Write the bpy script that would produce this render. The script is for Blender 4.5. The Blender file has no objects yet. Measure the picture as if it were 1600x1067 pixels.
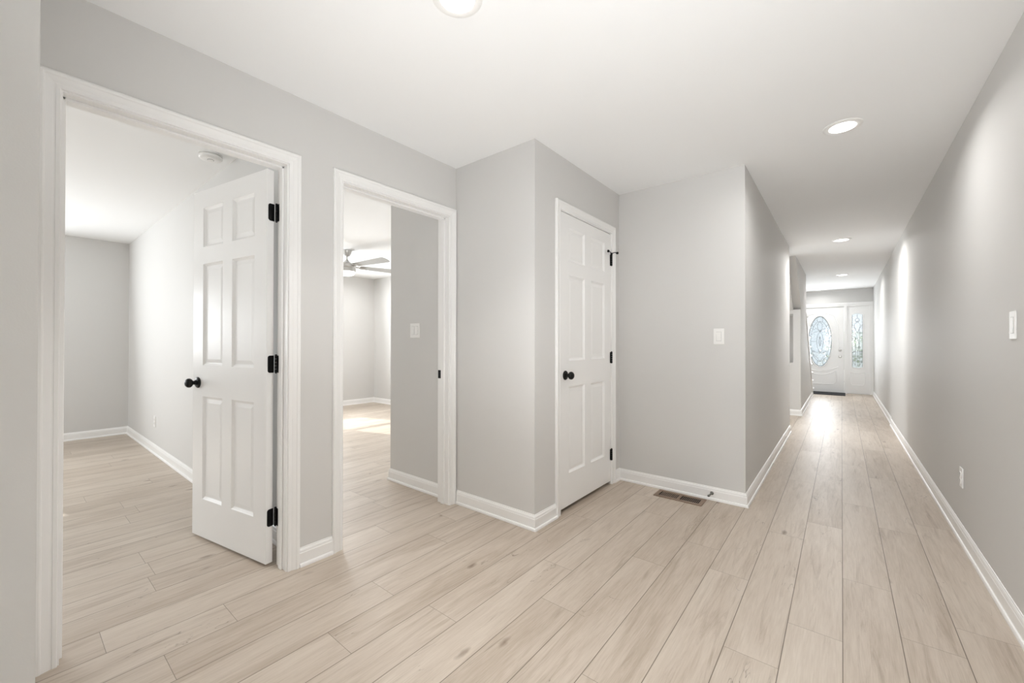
import bpy, bmesh, math, random
from mathutils import Vector, Matrix

C = bpy.context.scene.collection
scene = bpy.context.scene
R = math.radians
PI = math.pi

# ------------------------------------------------------------------ camera
f_px, yaw, pitch, roll, eye = 638.8, 38.874, 0.342, 0.0565, 1.157
cam_d = bpy.data.cameras.new('camera')
cam = bpy.data.objects.new('camera', cam_d)
C.objects.link(cam)
cam_d.sensor_width = 36.0
cam_d.lens = f_px / 1600 * 36.0
cam_d.clip_start = 0.02
a, b, c = R(yaw), R(pitch), R(roll)
fw = Vector((-math.sin(a) * math.cos(b), math.cos(a) * math.cos(b), math.sin(b)))
rt = Vector((math.cos(a), math.sin(a), 0))
up = rt.cross(fw)
rt, up = rt * math.cos(c) + up * math.sin(c), up * math.cos(c) - rt * math.sin(c)
m = Matrix((rt, up, -fw)).transposed().to_4x4()
m.translation = (0, 0, eye)
cam.matrix_world = m
scene.camera = cam

# ------------------------------------------------------------------ world, sun, exposure
scene.view_settings.view_transform = 'Standard'
scene.view_settings.look = 'None'
scene.view_settings.gamma = 1.0
scene.view_settings.use_curve_mapping = False
scene.view_settings.exposure = 0.49
scene.cycles.max_bounces = 16
scene.cycles.diffuse_bounces = 10
scene.cycles.glossy_bounces = 4
scene.cycles.transparent_max_bounces = 16
scene.cycles.sample_clamp_indirect = 6.0
scene.cycles.caustics_reflective = False
scene.cycles.caustics_refractive = False

world = bpy.data.worlds.new('sky')
scene.world = world
world.use_nodes = True
bg = world.node_tree.nodes['Background']
bg.inputs[0].default_value = (0.88, 0.945, 1.0, 1)
bg.inputs[1].default_value = 0.85

sun_d = bpy.data.lights.new('sun', 'SUN')
sun_d.energy = 4.5
sun_d.angle = R(0.6)
sun_d.color = (1.0, 0.96, 0.9)
sun = bpy.data.objects.new('sun', sun_d)
C.objects.link(sun)
sun.rotation_euler = Vector((1.0, 0.25, -0.657)).to_track_quat('-Z', 'Y').to_euler()
sun.location = (-14, -3, 8)


def area(name, loc, direction, sx, sy, power, col=(1, 1, 1), spread=180):
    d = bpy.data.lights.new(name, 'AREA')
    d.shape = 'RECTANGLE'
    d.size, d.size_y = sx, sy
    d.energy = power
    d.color = col
    d.spread = R(spread)
    o = bpy.data.objects.new(name, d)
    C.objects.link(o)
    o.location = loc
    o.rotation_euler = Vector(direction).to_track_quat('-Z', 'Z' if abs(Vector(direction).normalized().z) < .9 else 'Y').to_euler()
    return o


DAY = (0.93, 0.97, 1.0)
area('daylight_bedroom', (-6.88, -0.965, 1.47), (1, 0, 0.3), 0.84, 1.2, 48, DAY)
area('fill_bedroom_side', (-4.9, -3.74, 1.47), (0, 1, 0.3), 1.2, 1.2, 24, DAY)  # added fill, out of view, to brighten the open door and divider
area('daylight_corner_bedroom', (-7.05, 2.78, 1.45), (1, -0.05, 0.12), 0.84, 1.15, 66, DAY)
area('fill_back', (-0.35, -3.70, 1.5), (0, 1, 0.4), 1.5, 1.2, 110, DAY)  # unseen fill added behind the camera to lift ceiling and hall
area('fill_side_room', (-3.38, 7.35, 1.4), (1, 0, 0.3), 1.2, 1.2, 32, DAY)  # added fill for the far hall; no window is built here
area('daylight_entry', (-0.41, 12.27, 1.25), (0, -1, 0.12), 0.4, 1.1, 18, DAY)

# the photographer's flash, bounced off the ceiling
fl = bpy.data.lights.new('bounce_flash', 'SPOT')
fl.energy = 60
fl.spot_size = R(132)
fl.color = (0.96, 0.98, 1.0)
fl.spot_blend = 1.0
fl.shadow_soft_size = 0.06
fl_o = bpy.data.objects.new('bounce_flash', fl)
C.objects.link(fl_o)
fl_o.location = (-0.48, 0.50, 0.85)
fl_o.rotation_euler = Vector((-0.38, 0.72, 0.95)).to_track_quat('-Z', 'Y').to_euler()

LAMP_W = 5.5      # watts of each recessed lamp
LAMP_COL = (1.0, 0.985, 0.965)

# ------------------------------------------------------------------ dimensions (metres)
XL, Y1, XC, Y2, XH, XR, YE, H = -2.196, 2.070, -1.4875, 3.310, -0.534, 0.5514, 12.433, 2.44
XN, YN = -1.30, 0.043           # corner of the wall end beside the camera
WT = 0.115                      # wall thickness
WL = 0.115                      # thickness of the wall with the two bedroom doorways
XB1, XB2 = -7.15, -7.25         # far walls of the two bedrooms
YD = 1.00                       # dividing wall between them
YB2 = 4.615
YBACK = -4.0
XS = -0.515                     # face of the stair wall
PW = 0.1785                     # plank width
PLEN = 1.243


# ------------------------------------------------------------------ materials
def mat(name, col, rough=0.5, metal=0.0, spec=0.5):
    m = bpy.data.materials.new(name)
    m.use_nodes = True
    p = m.node_tree.nodes['Principled BSDF']
    p.inputs['Base Color'].default_value = (*col, 1)
    p.inputs['Roughness'].default_value = rough
    p.inputs['Metallic'].default_value = metal
    p.inputs['Specular IOR Level'].default_value = spec
    return m


def noise_bump(m, scale, strength, dist=0.002):
    nt = m.node_tree
    p = nt.nodes['Principled BSDF']
    tc = nt.nodes.new('ShaderNodeTexCoord')
    n = nt.nodes.new('ShaderNodeTexNoise')
    n.inputs['Scale'].default_value = scale
    n.inputs['Detail'].default_value = 3
    bmp = nt.nodes.new('ShaderNodeBump')
    bmp.inputs['Strength'].default_value = strength
    bmp.inputs['Distance'].default_value = dist
    nt.links.new(tc.outputs['Object'], n.inputs['Vector'])
    nt.links.new(n.outputs['Fac'], bmp.inputs['Height'])
    nt.links.new(bmp.outputs['Normal'], p.inputs['Normal'])
    return m


M_wall = noise_bump(mat('grey_wall_paint', (0.660, 0.654, 0.642), 0.6, spec=0.3), 260, 0.12, 0.001)
M_ceil = noise_bump(mat('white_ceiling_paint', (0.885, 0.892, 0.895), 0.85, spec=0.2), 300, 0.08, 0.001)
M_trim = mat('white_semigloss_trim', (0.87, 0.868, 0.862), 0.32)
M_door = mat('white_door_paint', (0.87, 0.868, 0.862), 0.30)
M_black = mat('matte_black_metal', (0.012, 0.012, 0.012), 0.38, 0.6)
M_plastic = mat('white_plastic', (0.86, 0.855, 0.84), 0.3)
M_slot = mat('dark_slot', (0.02, 0.02, 0.02), 0.6)
M_nickel = mat('brushed_nickel', (0.62, 0.61, 0.59), 0.3, 1.0)
M_steel = mat('dull_steel', (0.22, 0.215, 0.20), 0.4, 0.7)
M_brown = noise_bump(mat('bronze_register', (0.26, 0.185, 0.135), 0.5, 0.3), 400, 0.1)
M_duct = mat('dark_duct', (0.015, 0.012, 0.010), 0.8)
M_rubber = mat('black_rubber_mat', (0.012, 0.012, 0.014), 0.75)
M_blade = mat('pale_silver_blade', (0.45, 0.45, 0.445), 0.45)
M_fan = mat('satin_nickel_fan_body', (0.58, 0.57, 0.55), 0.30, 1.0)
M_came = mat('zinc_came', (0.20, 0.21, 0.22), 0.4, 0.6)
M_ext = mat('exterior_siding', (0.55, 0.55, 0.53), 0.8)
M_tread = mat('pale_oak_tread', (0.55, 0.47, 0.39), 0.45)
M_conc = noise_bump(mat('pale_concrete', (0.55, 0.54, 0.52), 0.9), 30, 0.2)
M_iron = mat('dark_iron', (0.10, 0.10, 0.105), 0.5, 0.3)


def lawn_mat():
    m = mat('lawn', (0.1, 0.2, 0.05), 0.95)
    nt = m.node_tree
    tc = nt.nodes.new('ShaderNodeTexCoord')
    n = nt.nodes.new('ShaderNodeTexNoise')
    n.inputs['Scale'].default_value = 9
    n.inputs['Detail'].default_value = 6
    r = nt.nodes.new('ShaderNodeValToRGB')
    r.color_ramp.elements[0].color = (0.40, 0.42, 0.36, 1)
    r.color_ramp.elements[1].color = (0.58, 0.58, 0.54, 1)
    nt.links.new(tc.outputs['Object'], n.inputs['Vector'])
    nt.links.new(n.outputs['Fac'], r.inputs['Fac'])
    nt.links.new(r.outputs['Color'], nt.nodes['Principled BSDF'].inputs['Base Color'])
    return m


M_lawn = lawn_mat()
M_leaf = mat('hedge_leaf', (0.30, 0.36, 0.25), 0.9)


def emit(name, col, s):
    m = bpy.data.materials.new(name)
    m.use_nodes = True
    nt = m.node_tree
    nt.nodes.clear()
    o = nt.nodes.new('ShaderNodeOutputMaterial')
    e = nt.nodes.new('ShaderNodeEmission')
    e.inputs[0].default_value = (*col, 1)
    e.inputs[1].default_value = s
    nt.links.new(e.outputs[0], o.inputs[0])
    return m


M_lens = emit('lit_led_lens', (1.0, 0.98, 0.95), 6.0)
M_fanglow = emit('lit_opal_glass', (1.0, 0.97, 0.92), 4.0)


def glass(name, tint, gloss=0.08, bump=0.0):
    m = bpy.data.materials.new(name)
    m.use_nodes = True
    nt = m.node_tree
    nt.nodes.clear()
    o = nt.nodes.new('ShaderNodeOutputMaterial')
    t = nt.nodes.new('ShaderNodeBsdfTransparent')
    t.inputs[0].default_value = (*tint, 1)
    g = nt.nodes.new('ShaderNodeBsdfGlossy')
    g.inputs['Roughness'].default_value = 0.05
    mx = nt.nodes.new('ShaderNodeMixShader')
    mx.inputs[0].default_value = gloss
    nt.links.new(t.outputs[0], mx.inputs[1])
    nt.links.new(g.outputs[0], mx.inputs[2])
    nt.links.new(mx.outputs[0], o.inputs[0])
    if bump:
        # obscure, bevelled pieces scatter part of the daylight
        tr = nt.nodes.new('ShaderNodeBsdfTranslucent')
        tr.inputs[0].default_value = (0.92, 0.96, 1.0, 1)
        vc = nt.nodes.new('ShaderNodeTexVoronoi')
        vc.inputs['Scale'].default_value = 14
        tc0 = nt.nodes.new('ShaderNodeTexCoord')
        nt.links.new(tc0.outputs['Object'], vc.inputs['Vector'])
        mr = nt.nodes.new('ShaderNodeMapRange')
        nt.links.new(vc.outputs['Distance'], mr.inputs[0])
        for k_, q_ in enumerate((0.15, 0.65, 0.05, 0.7)):
            mr.inputs[k_ + 1].default_value = q_
        m2 = nt.nodes.new('ShaderNodeMixShader')
        nt.links.new(mr.outputs[0], m2.inputs[0])
        nt.links.new(mx.outputs[0], m2.inputs[1])
        nt.links.new(tr.outputs[0], m2.inputs[2])
        nt.links.new(m2.outputs[0], o.inputs[0])
        tc = nt.nodes.new('ShaderNodeTexCoord')
        v = nt.nodes.new('ShaderNodeTexVoronoi')
        v.inputs['Scale'].default_value = 22
        bmp = nt.nodes.new('ShaderNodeBump')
        bmp.inputs['Strength'].default_value = bump
        nt.links.new(tc.outputs['Object'], v.inputs['Vector'])
        nt.links.new(v.outputs['Distance'], bmp.inputs['Height'])
        nt.links.new(bmp.outputs['Normal'], g.inputs['Normal'])
    return m


M_pane = glass('window_pane', (0.97, 0.98, 0.98), 0.06)
M_leaded = glass('leaded_glass', (0.93, 0.96, 0.98), 0.12, 0.6)


def floor_mat():
    m = bpy.data.materials.new('pale_oak_vinyl_plank')
    m.use_nodes = True
    nt = m.node_tree
    L = nt.links.new
    N = nt.nodes.new
    p = nt.nodes['Principled BSDF']

    def attr(n):
        x = N('ShaderNodeAttribute')
        x.attribute_name = n
        return x.outputs['Fac']

    def mth(op, i0, i1=None, clamp=False):
        x = N('ShaderNodeMath')
        x.operation = op
        x.use_clamp = clamp
        for k, v in enumerate((i0, i1)):
            if v is None:
                continue
            if isinstance(v, (int, float)):
                x.inputs[k].default_value = v
            else:
                L(v, x.inputs[k])
        return x.outputs[0]

    uv = N('ShaderNodeUVMap')
    uv.uv_map = 'plank'
    sep = N('ShaderNodeSeparateXYZ')
    L(uv.outputs[0], sep.inputs[0])
    x, y = sep.outputs[0], sep.outputs[1]
    tone, seed = attr('tone'), attr('seed')
    ln = attr('plank_length')

    def vec(sx, sy, sz=37.0):
        cb = N('ShaderNodeCombineXYZ')
        L(mth('MULTIPLY', x, sx), cb.inputs[0])
        L(mth('MULTIPLY', y, sy), cb.inputs[1])
        L(mth('MULTIPLY', seed, sz), cb.inputs[2])
        return cb.outputs[0]

    def noise(v, detail, dist=0.0, rough=0.55):
        n = N('ShaderNodeTexNoise')
        n.inputs['Scale'].default_value = 1.0
        n.inputs['Detail'].default_value = detail
        n.inputs['Distortion'].default_value = dist
        n.inputs['Roughness'].default_value = rough
        L(v, n.inputs['Vector'])
        return n.outputs['Fac']

    def remap(v, a0, a1, b0, b1):
        r = N('ShaderNodeMapRange')
        L(v, r.inputs[0])
        for k, q in enumerate((a0, a1, b0, b1)):
            r.inputs[k + 1].default_value = q
        return r.outputs[0]

    broad = noise(vec(13.0, 1.7), 4, 0.9)
    grain = noise(vec(55.0, 4.0, 53.0), 5, 1.8)
    fine = noise(vec(260.0, 9.0, 71.0), 3, 0.3)
    streak = noise(vec(20.0, 1.25, 91.0), 6, 1.6, 0.66)

    val = mth('ADD', mth('MULTIPLY', mth('SUBTRACT', broad, 0.5), 0.64),
              mth('ADD', mth('MULTIPLY', mth('SUBTRACT', grain, 0.5), 0.40),
                  mth('ADD', mth('MULTIPLY', mth('SUBTRACT', fine, 0.5), 0.40),
                      mth('MULTIPLY', mth('SUBTRACT', tone, 0.5), 0.22))))
    val = mth('ADD', val, 0.5, True)
    ramp = N('ShaderNodeValToRGB')
    e = ramp.color_ramp.elements
    e[0].position, e[0].color = 0.12, (0.355, 0.286, 0.220, 1)
    e[1].position, e[1].color = 0.88, (0.620, 0.552, 0.476, 1)
    k = e.new(0.5)
    k.color = (0.505, 0.433, 0.362, 1)
    L(val, ramp.inputs[0])

    # darker streaks of heartwood
    stk = remap(streak, 0.53, 0.75, 0.0, 0.70)
    mix1 = N('ShaderNodeMixRGB')
    mix1.blend_type = 'MIX'
    L(stk, mix1.inputs[0])
    L(ramp.outputs[0], mix1.inputs[1])
    mix1.inputs[2].default_value = (0.29, 0.225, 0.168, 1)

    # knots
    vor = N('ShaderNodeTexVoronoi')
    vor.inputs['Scale'].default_value = 1.0
    wob = noise(vec(30, 14, 11.0), 3)
    cbk = N('ShaderNodeCombineXYZ')
    L(mth('ADD', mth('MULTIPLY', x, 6.0), mth('MULTIPLY', wob, 0.16)), cbk.inputs[0])
    L(mth('ADD', mth('MULTIPLY', y, 2.4), mth('MULTIPLY', wob, 0.16)), cbk.inputs[1])
    L(mth('MULTIPLY', seed, 29.0), cbk.inputs[2])
    L(cbk.outputs[0], vor.inputs['Vector'])
    kn = remap(vor.outputs['Distance'], 0.03, 0.11, 0.75, 0.0)
    mix2 = N('ShaderNodeMixRGB')
    L(kn, mix2.inputs[0])
    L(mix1.outputs[0], mix2.inputs[1])
    mix2.inputs[2].default_value = (0.17, 0.122, 0.085, 1)

    # thin checks (cracks) along the grain
    ck = noise(vec(13.0, 2.0, 17.0), 3, 0.8)
    line = remap(mth('ABSOLUTE', mth('SUBTRACT', ck, 0.5)), 0.0, 0.006, 1.0, 0.0)
    msk = remap(noise(vec(4.0, 1.7, 23.0), 2), 0.56, 0.66, 0.0, 0.7)
    mix3 = N('ShaderNodeMixRGB')
    L(mth('MULTIPLY', line, msk), mix3.inputs[0])
    L(mix2.outputs[0], mix3.inputs[1])
    mix3.inputs[2].default_value = (0.10, 0.075, 0.055, 1)

    # seams between planks
    dx = mth('MINIMUM', x, mth('SUBTRACT', PW, x))
    dy = mth('ADD', mth('MINIMUM', y, mth('SUBTRACT', ln, y)), 0.0003)
    sx = remap(dx, 0.0008, 0.0019, 0.92, 0.0)
    sy = remap(dy, 0.0006, 0.0016, 0.82, 0.0)
    seam = mth('MAXIMUM', sx, sy)
    mix4 = N('ShaderNodeMixRGB')
    L(seam, mix4.inputs[0])
    L(mix3.outputs[0], mix4.inputs[1])
    mix4.inputs[2].default_value = (0.11, 0.082, 0.06, 1)
    L(mix4.outputs[0], p.inputs['Base Color'])
    rg = mth('ADD', 0.36, mth('MULTIPLY', fine, 0.14))
    L(rg, p.inputs['Roughness'])
    p.inputs['Specular IOR Level'].default_value = 0.45
    bmp = N('ShaderNodeBump')
    bmp.inputs['Strength'].default_value = 0.35
    bmp.inputs['Distance'].default_value = 0.0012
    L(mth('SUBTRACT', mth('MULTIPLY', fine, 0.35), seam), bmp.inputs['Height'])
    L(bmp.outputs['Normal'], p.inputs['Normal'])
    return m


M_floor = floor_mat()


# ------------------------------------------------------------------ mesh helpers
def obj(name, bm, material, parent=None, smooth=False, fix=True):
    """Link a bmesh whose vertices are in world space; a parent empty's location is subtracted."""
    if fix:
        bmesh.ops.recalc_face_normals(bm, faces=bm.faces)
    if parent is not None:
        inv = Matrix.Translation(-Vector(parent['base']))
        bm.transform(inv)
    me = bpy.data.meshes.new(name)
    bm.to_mesh(me)
    bm.free()
    if smooth:
        for p_ in me.polygons:
            p_.use_smooth = True
        me.set_sharp_from_angle(angle=R(40))
    me.materials.append(material)
    o = bpy.data.objects.new(name, me)
    C.objects.link(o)
    if parent is not None:
        o.parent = parent
        o['base'] = parent['base']
    else:
        o['base'] = (0.0, 0.0, 0.0)
    return o


def empty(name, loc):
    o = bpy.data.objects.new(name, None)
    o.empty_display_size = 0.1
    C.objects.link(o)
    o.location = loc
    o['base'] = tuple(float(v) for v in loc)
    return o


def tag(o, label=None, cat=None, group=None, kind=None):
    if label:
        o['label'] = label
    if cat:
        o['category'] = cat
    if group:
        o['group'] = group
    if kind:
        o['kind'] = kind
    return o


def box(bm, x0, x1, y0, y1, z0, z1, bevel=0.0, xf=None):
    x0, x1 = min(x0, x1), max(x0, x1)
    y0, y1 = min(y0, y1), max(y0, y1)
    z0, z1 = min(z0, z1), max(z0, z1)
    r = bmesh.ops.create_cube(bm, size=1.0)
    vs = r['verts']
    for v in vs:
        v.co = Vector((x0 + (v.co.x + .5) * (x1 - x0), y0 + (v.co.y + .5) * (y1 - y0), z0 + (v.co.z + .5) * (z1 - z0)))
    if bevel:
        es = list({e for v in vs for e in v.link_edges})
        g = bmesh.ops.bevel(bm, geom=es, offset=bevel, segments=2, affect='EDGES', profile=0.5)
        vs = list({v for f_ in g['faces'] for v in f_.verts} | {v for v in vs if v.is_valid})
    if xf is not None:
        for v in vs:
            v.co = xf @ v.co
    return vs


def lathe(bm, prof, xf=Matrix.Identity(4), n=32):
    """Revolve (r, z) points about local z."""
    rings = []
    for r, z in prof:
        if r < 1e-6:
            rings.append([bm.verts.new(xf @ Vector((0, 0, z)))])
        else:
            rings.append([bm.verts.new(xf @ Vector((r * math.cos(2 * PI * k / n), r * math.sin(2 * PI * k / n), z))) for k in range(n)])
    for A, B in zip(rings, rings[1:]):
        if len(A) == 1 and len(B) == 1:
            continue
        for k in range(n):
            k2 = (k + 1) % n
            if len(A) == 1:
                bm.faces.new((A[0], B[k], B[k2]))
            elif len(B) == 1:
                bm.faces.new((A[k], A[k2], B[0]))
            else:
                bm.faces.new((A[k], A[k2], B[k2], B[k]))
    for ring in (rings[0], rings[-1]):
        if len(ring) > 1:
            bm.faces.new(ring)


def tube(bm, pts, r, n=6, closed=False):
    pts = [Vector(q) for q in pts]
    rings = []
    m_ = len(pts)
    for i, q in enumerate(pts):
        if closed:
            d = pts[(i + 1) % m_] - pts[i - 1]
        else:
            d = pts[min(i + 1, m_ - 1)] - pts[max(i - 1, 0)]
        d.normalize()
        ref = Vector((0, 1, 0)) if abs(d.y) < .9 else Vector((1, 0, 0))
        u = d.cross(ref).normalized()
        w = d.cross(u)
        rings.append([bm.verts.new(q + (u * math.cos(2 * PI * k / n) + w * math.sin(2 * PI * k / n)) * r) for k in range(n)])
    for i in range(m_ if closed else m_ - 1):
        A, B = rings[i], rings[(i + 1) % m_]
        for k in range(n):
            bm.faces.new((A[k], A[(k + 1) % n], B[(k + 1) % n], B[k]))
    if not closed:
        bm.faces.new(rings[0])
        bm.faces.new(rings[-1])


def prism(bm, poly, f0, f1):
    """Extrude a polygon: f0 and f1 map its (a, b) points to the two end positions."""
    A = [bm.verts.new(f0(*q)) for q in poly]
    B = [bm.verts.new(f1(*q)) for q in poly]
    bm.faces.new(A)
    bm.faces.new(B[::-1])
    for i in range(len(poly)):
        j = (i + 1) % len(poly)
        bm.faces.new((A[i], A[j], B[j], B[i]))


def wall(name, boxes, label, material=None, cat='wall'):
    bm = bmesh.new()
    for q in boxes:
        box(bm, *q)
    return tag(obj(name, bm, material or M_wall), label, cat, kind='structure')


# ------------------------------------------------------------------ floor
JOINT = {2: 2.443, 1: 2.228, 0: 2.608, -1: 2.050, -2: 1.735, -3: 2.290, -4: 2.520, -5: 2.157, -6: 1.542, -7: 1.822,
         -8: 1.184, -9: 0.818, -10: 1.128, -11: 0.377, -12: 0.615, -13: 0.244, -14: 0.02, -15: 0.45, -16: 0.479}
random.seed(7)
bm = bmesh.new()
uvl = bm.loops.layers.uv.new('plank')
la = bm.faces.layers.float.new('tone')
lb = bm.faces.layers.float.new('seed')
lc = bm.faces.layers.float.new('plank_length')
Y0F, Y1F = YBACK, YE + 0.06
for k in range(-42, 4):
    ph = JOINT.get(k, random.uniform(0, PLEN))
    n0 = math.floor((Y0F - ph) / PLEN)
    y = ph + n0 * PLEN
    xa, xb = k * PW, (k + 1) * PW
    while y < Y1F:
        ya, yb = max(y, Y0F), min(y + PLEN, Y1F)
        if yb - ya > 0.001:
            fc = bm.faces.new([bm.verts.new((xx, yy, 0)) for xx, yy in ((xa, ya), (xb, ya), (xb, yb), (xa, yb))])
            for lp, q in zip(fc.loops, ((0, ya - y), (PW, ya - y), (PW, yb - y), (0, yb - y))):
                lp[uvl].uv = q
            fc[la] = random.random()
            fc[lb] = random.random()
            fc[lc] = PLEN
        y += PLEN
tag(obj('floor', bm, M_floor, fix=False), 'pale oak plank floor running through the hall and bedrooms', 'floor', kind='structure')

# ------------------------------------------------------------------ ceiling and walls
bm = bmesh.new()
box(bm, -7.6, XR + 0.2, YBACK - 0.1, 7.45, H, H + 0.14)
box(bm, -7.6, XR + 0.2, 7.45, YE + 0.15, H + 0.012, H + 0.14)
tag(obj('ceiling', bm, M_ceil), 'smooth white ceiling over hall and rooms', 'ceiling', kind='structure')

D1A, D1B = 0.128, 0.900        # jamb faces of the bedroom doorway
D2A, D2B = 1.202, 2.000        # jamb faces of the second doorway
HD = 2.070                     # underside of door heads
JT = 0.018
xa, xb = XL - WL, XL
wall('wall_left', [
    (xa, xb, YN - 0.1, D1A - JT, 0, H), (xa, xb, D1B + JT, D2A - JT, 0, H), (xa, xb, D2B + JT, Y1 + 0.05, 0, H),
    (xa, xb, D1A - JT, D1B + JT, HD + JT, H), (xa, xb, D2A - JT, D2B + JT, HD + JT, H)],
    'light grey wall holding the two bedroom doorways')
wall('wall_near', [(XL - WT, XN, YBACK, YN, 0, H)], 'light grey wall end at left edge beside the camera')
wall('wall_light_blocker', [(XN, -0.42, -0.62, -0.50, 0, H)], 'light grey wall stub added behind the camera to shade the near wall')  # unseen stub added to block light from the near wall end
wall('wall_closet_front', [(-3.0, XC, Y1, Y1 + WT, 0, H)], 'light grey closet wall between second doorway and closet door')
CA, CB = 2.368, 3.152          # jamb faces of the closet doorway
wall('wall_closet_side', [
    (XC - WT, XC, Y1 + WT, CA - JT, 0, H), (XC - WT, XC, CB + JT, Y2, 0, H), (XC - WT, XC, CA - JT, CB + JT, HD + JT, H)],
    'light grey wall around the closed closet door')
wall('wall_closet_back', [(-3.0, -3.0 + WT, Y1 + WT, YB2 + WT, 0, H)], 'grey partition behind the closet')
wall('wall_middle', [(-3.0 + WT, XH, Y2, Y2 + WT, 0, H)], 'light grey wall above the floor register')
YHE = 6.50
wall('wall_hall_left', [(XH - WT, XH, Y2 + WT, YHE, 0, H)], 'light grey left wall of the long hall')
wall('wall_right', [(XR, XR + 0.14, YBACK, 7.95, 0, H), (XR + 0.014, XR + 0.14, 7.95, YE, 0, H + 0.012)], 'long light grey right wall of the hall')
wall('wall_divider', [(XB2, XL - WL, YD, YD + WT, 0, H)], 'light wall dividing the two bedrooms')
W1 = (-1.36, -0.482, 0.84, 2.125)
W2 = (2.34, 3.22, 0.84, 2.05)


def windowed(x, y0, y1, W):
    return [(x - 0.12, x, y0, W[0], 0, H), (x - 0.12, x, W[1], y1, 0, H), (x - 0.12, x, W[0], W[1], 0, W[2]), (x - 0.12, x, W[0], W[1], W[3], H)]


wall('wall_bedroom_far', windowed(XB1, YBACK, YD, W1), 'far grey wall of the left bedroom')
wall('wall_corner_bedroom_far', windowed(XB2, YD + WT, YB2 + WT, W2), 'far pale wall of the fan bedroom')
wall('wall_corner_bedroom_side', [(XB2, -3.0, YB2, YB2 + WT, 0, H)], 'pale side wall of the fan bedroom')
wall('wall_back', [(XB1, -5.5, YBACK - 0.12, YBACK, 0, H), (-4.3, XN, YBACK - .12, YBACK, 0, H), (-5.5, -4.3, YBACK - .12, YBACK, 0, .84), (-5.5, -4.3, YBACK - .12, YBACK, 2.09, H), (XN, -1.10, YBACK - .12, YBACK, 0, H), (0.40, XR + .14, YBACK - .12, YBACK, 0, H),
                   (-1.10, 0.40, YBACK - .12, YBACK, 0, 0.85), (-1.10, 0.40, YBACK - .12, YBACK, 2.1, H)], 'grey wall behind the camera')
wall('wall_side_room', [(-3.6, XH - WT, YHE - WT, YHE, 0, H), (-3.7, -3.6, YHE - WT, YE, 0, H + 0.012)], 'pale walls of the room beside the stairs')
DX0, DX1 = -0.93, 0.50         # opening of the front door unit
DHH = 2.12
wall('wall_end', [(-3.7, DX0, YE, YE + 0.14, 0, H + .012), (DX1 + .05, XR + 0.14, YE, YE + 0.14, 0, H + .012), (DX0, DX1 + .05, YE, YE + 0.14, DHH, H + .012)],
     'short grey wall above the front door')

# stair bulkhead: sloping soffit in front, open rake towards the front door
bm = bmesh.new()
poly = [(7.17, H + .012), (9.42, H + .012), (9.42, 1.70), (11.42, 0.0), (8.06, 0.0), (8.06, 1.72), (8.19, 1.72)]
prism(bm, poly, lambda y, z: Vector((XS, y, z)), lambda y, z: Vector((XS - 0.10, y, z)))
box(bm, -1.60, XS - 0.24, 8.06, 8.16, 0, 0.855)
box(bm, -1.60, XS - 0.10, 8.06, 8.16, 1.65, 1.72)
box(bm, XS - 0.24, XS - 0.10, 8.06, 8.16, 0, 0.855)
box(bm, -1.60, -1.0, 8.06, 8.16, 0.855, 1.65)
box(bm, -1.60, XS - 0.10, 8.26, 8.30, 0.0, 1.72)
prism(bm, [(7.17, H + .012), (8.19, 1.72), (8.19, 1.62), (7.10, 2.38)], lambda y, z: Vector((XS - .1, y, z)), lambda y, z: Vector((-1.60, y, z)))
box(bm, -1.60, -1.50, 8.30, YE, 0, H + .012)
tag(obj('wall_stair', bm, M_wall), 'pale wall enclosing the underside of the stairs', 'wall', kind='structure')


# ------------------------------------------------------------------ baseboards
BASE = [(0, 0), (0.020, 0), (0.020, 0.009), (0.017, 0.016), (0.0115, 0.0185), (0.0115, 0.070), (0.0095, 0.073), (0.0095, 0.080),
        (0.007, 0.087), (0.004, 0.0905), (0.0035, 0.0955), (0, 0.0965)]


def baseboard(name, runs, label):
    """runs: (p0, p1, normal, end0, end1) with ends +1 outside corner, -1 inside corner, 0 butt."""
    bm = bmesh.new()
    for (p0, p1, nrm, e0, e1) in runs:
        p0, p1, nrm = Vector((*p0, 0)), Vector((*p1, 0)), Vector((*nrm, 0))
        d = (p1 - p0).normalized()
        prism(bm, BASE, lambda t, z: p0 + nrm * t - d * (t * e0) + Vector((0, 0, z)), lambda t, z: p1 + nrm * t + d * (t * e1) + Vector((0, 0, z)))
    return tag(obj(name, bm, M_trim), label, 'baseboard', kind='structure')


CW = 0.058
D1o, D2o = D1B + .005 + CW, D2A - .005 - CW
baseboard('baseboard_left', [((XL, D1o), (XL, D2o), (1, 0), 0, 0)], 'short white baseboard between the two bedroom doorways')
baseboard('baseboard_closet', [((XL + 0.019, Y1), (XC, Y1), (0, -1), 0, 1), ((XC, Y1), (XC, CA - .005 - CW + .012), (1, 0), 1, 0),
                               ((XC, CB + .005 + CW - .012), (XC, Y2), (1, 0), 0, -1)], 'white baseboard wrapping the closet corner')
baseboard('baseboard_middle', [((XC, Y2), (XH, Y2), (0, -1), -1, 1), ((XH, Y2), (XH, YHE), (1, 0), 1, 1), ((XH, YHE), (XH - .115, YHE), (0, 1), 1, 0)],
          'white baseboard behind the floor register and along the hall')
baseboard('baseboard_right', [((XR, YBACK), (XR, 7.95), (-1, 0), 0, 0), ((XR + .014, 7.95), (XR + .014, YE), (-1, 0), 0, 0)], 'long white baseboard along the right wall')
baseboard('baseboard_stair', [((-1.6, 8.06), (XS, 8.06), (0, -1), 0, 1), ((XS, 8.06), (XS, 11.40), (1, 0), 1, 0)], 'white baseboard around the stair wall')
baseboard('baseboard_bedroom', [((XB1, YBACK), (XB1, YD), (1, 0), 0, -1), ((XB1, YD), (XL - WL, YD), (0, -1), -1, 0)], 'white baseboard in the left bedroom')
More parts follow.
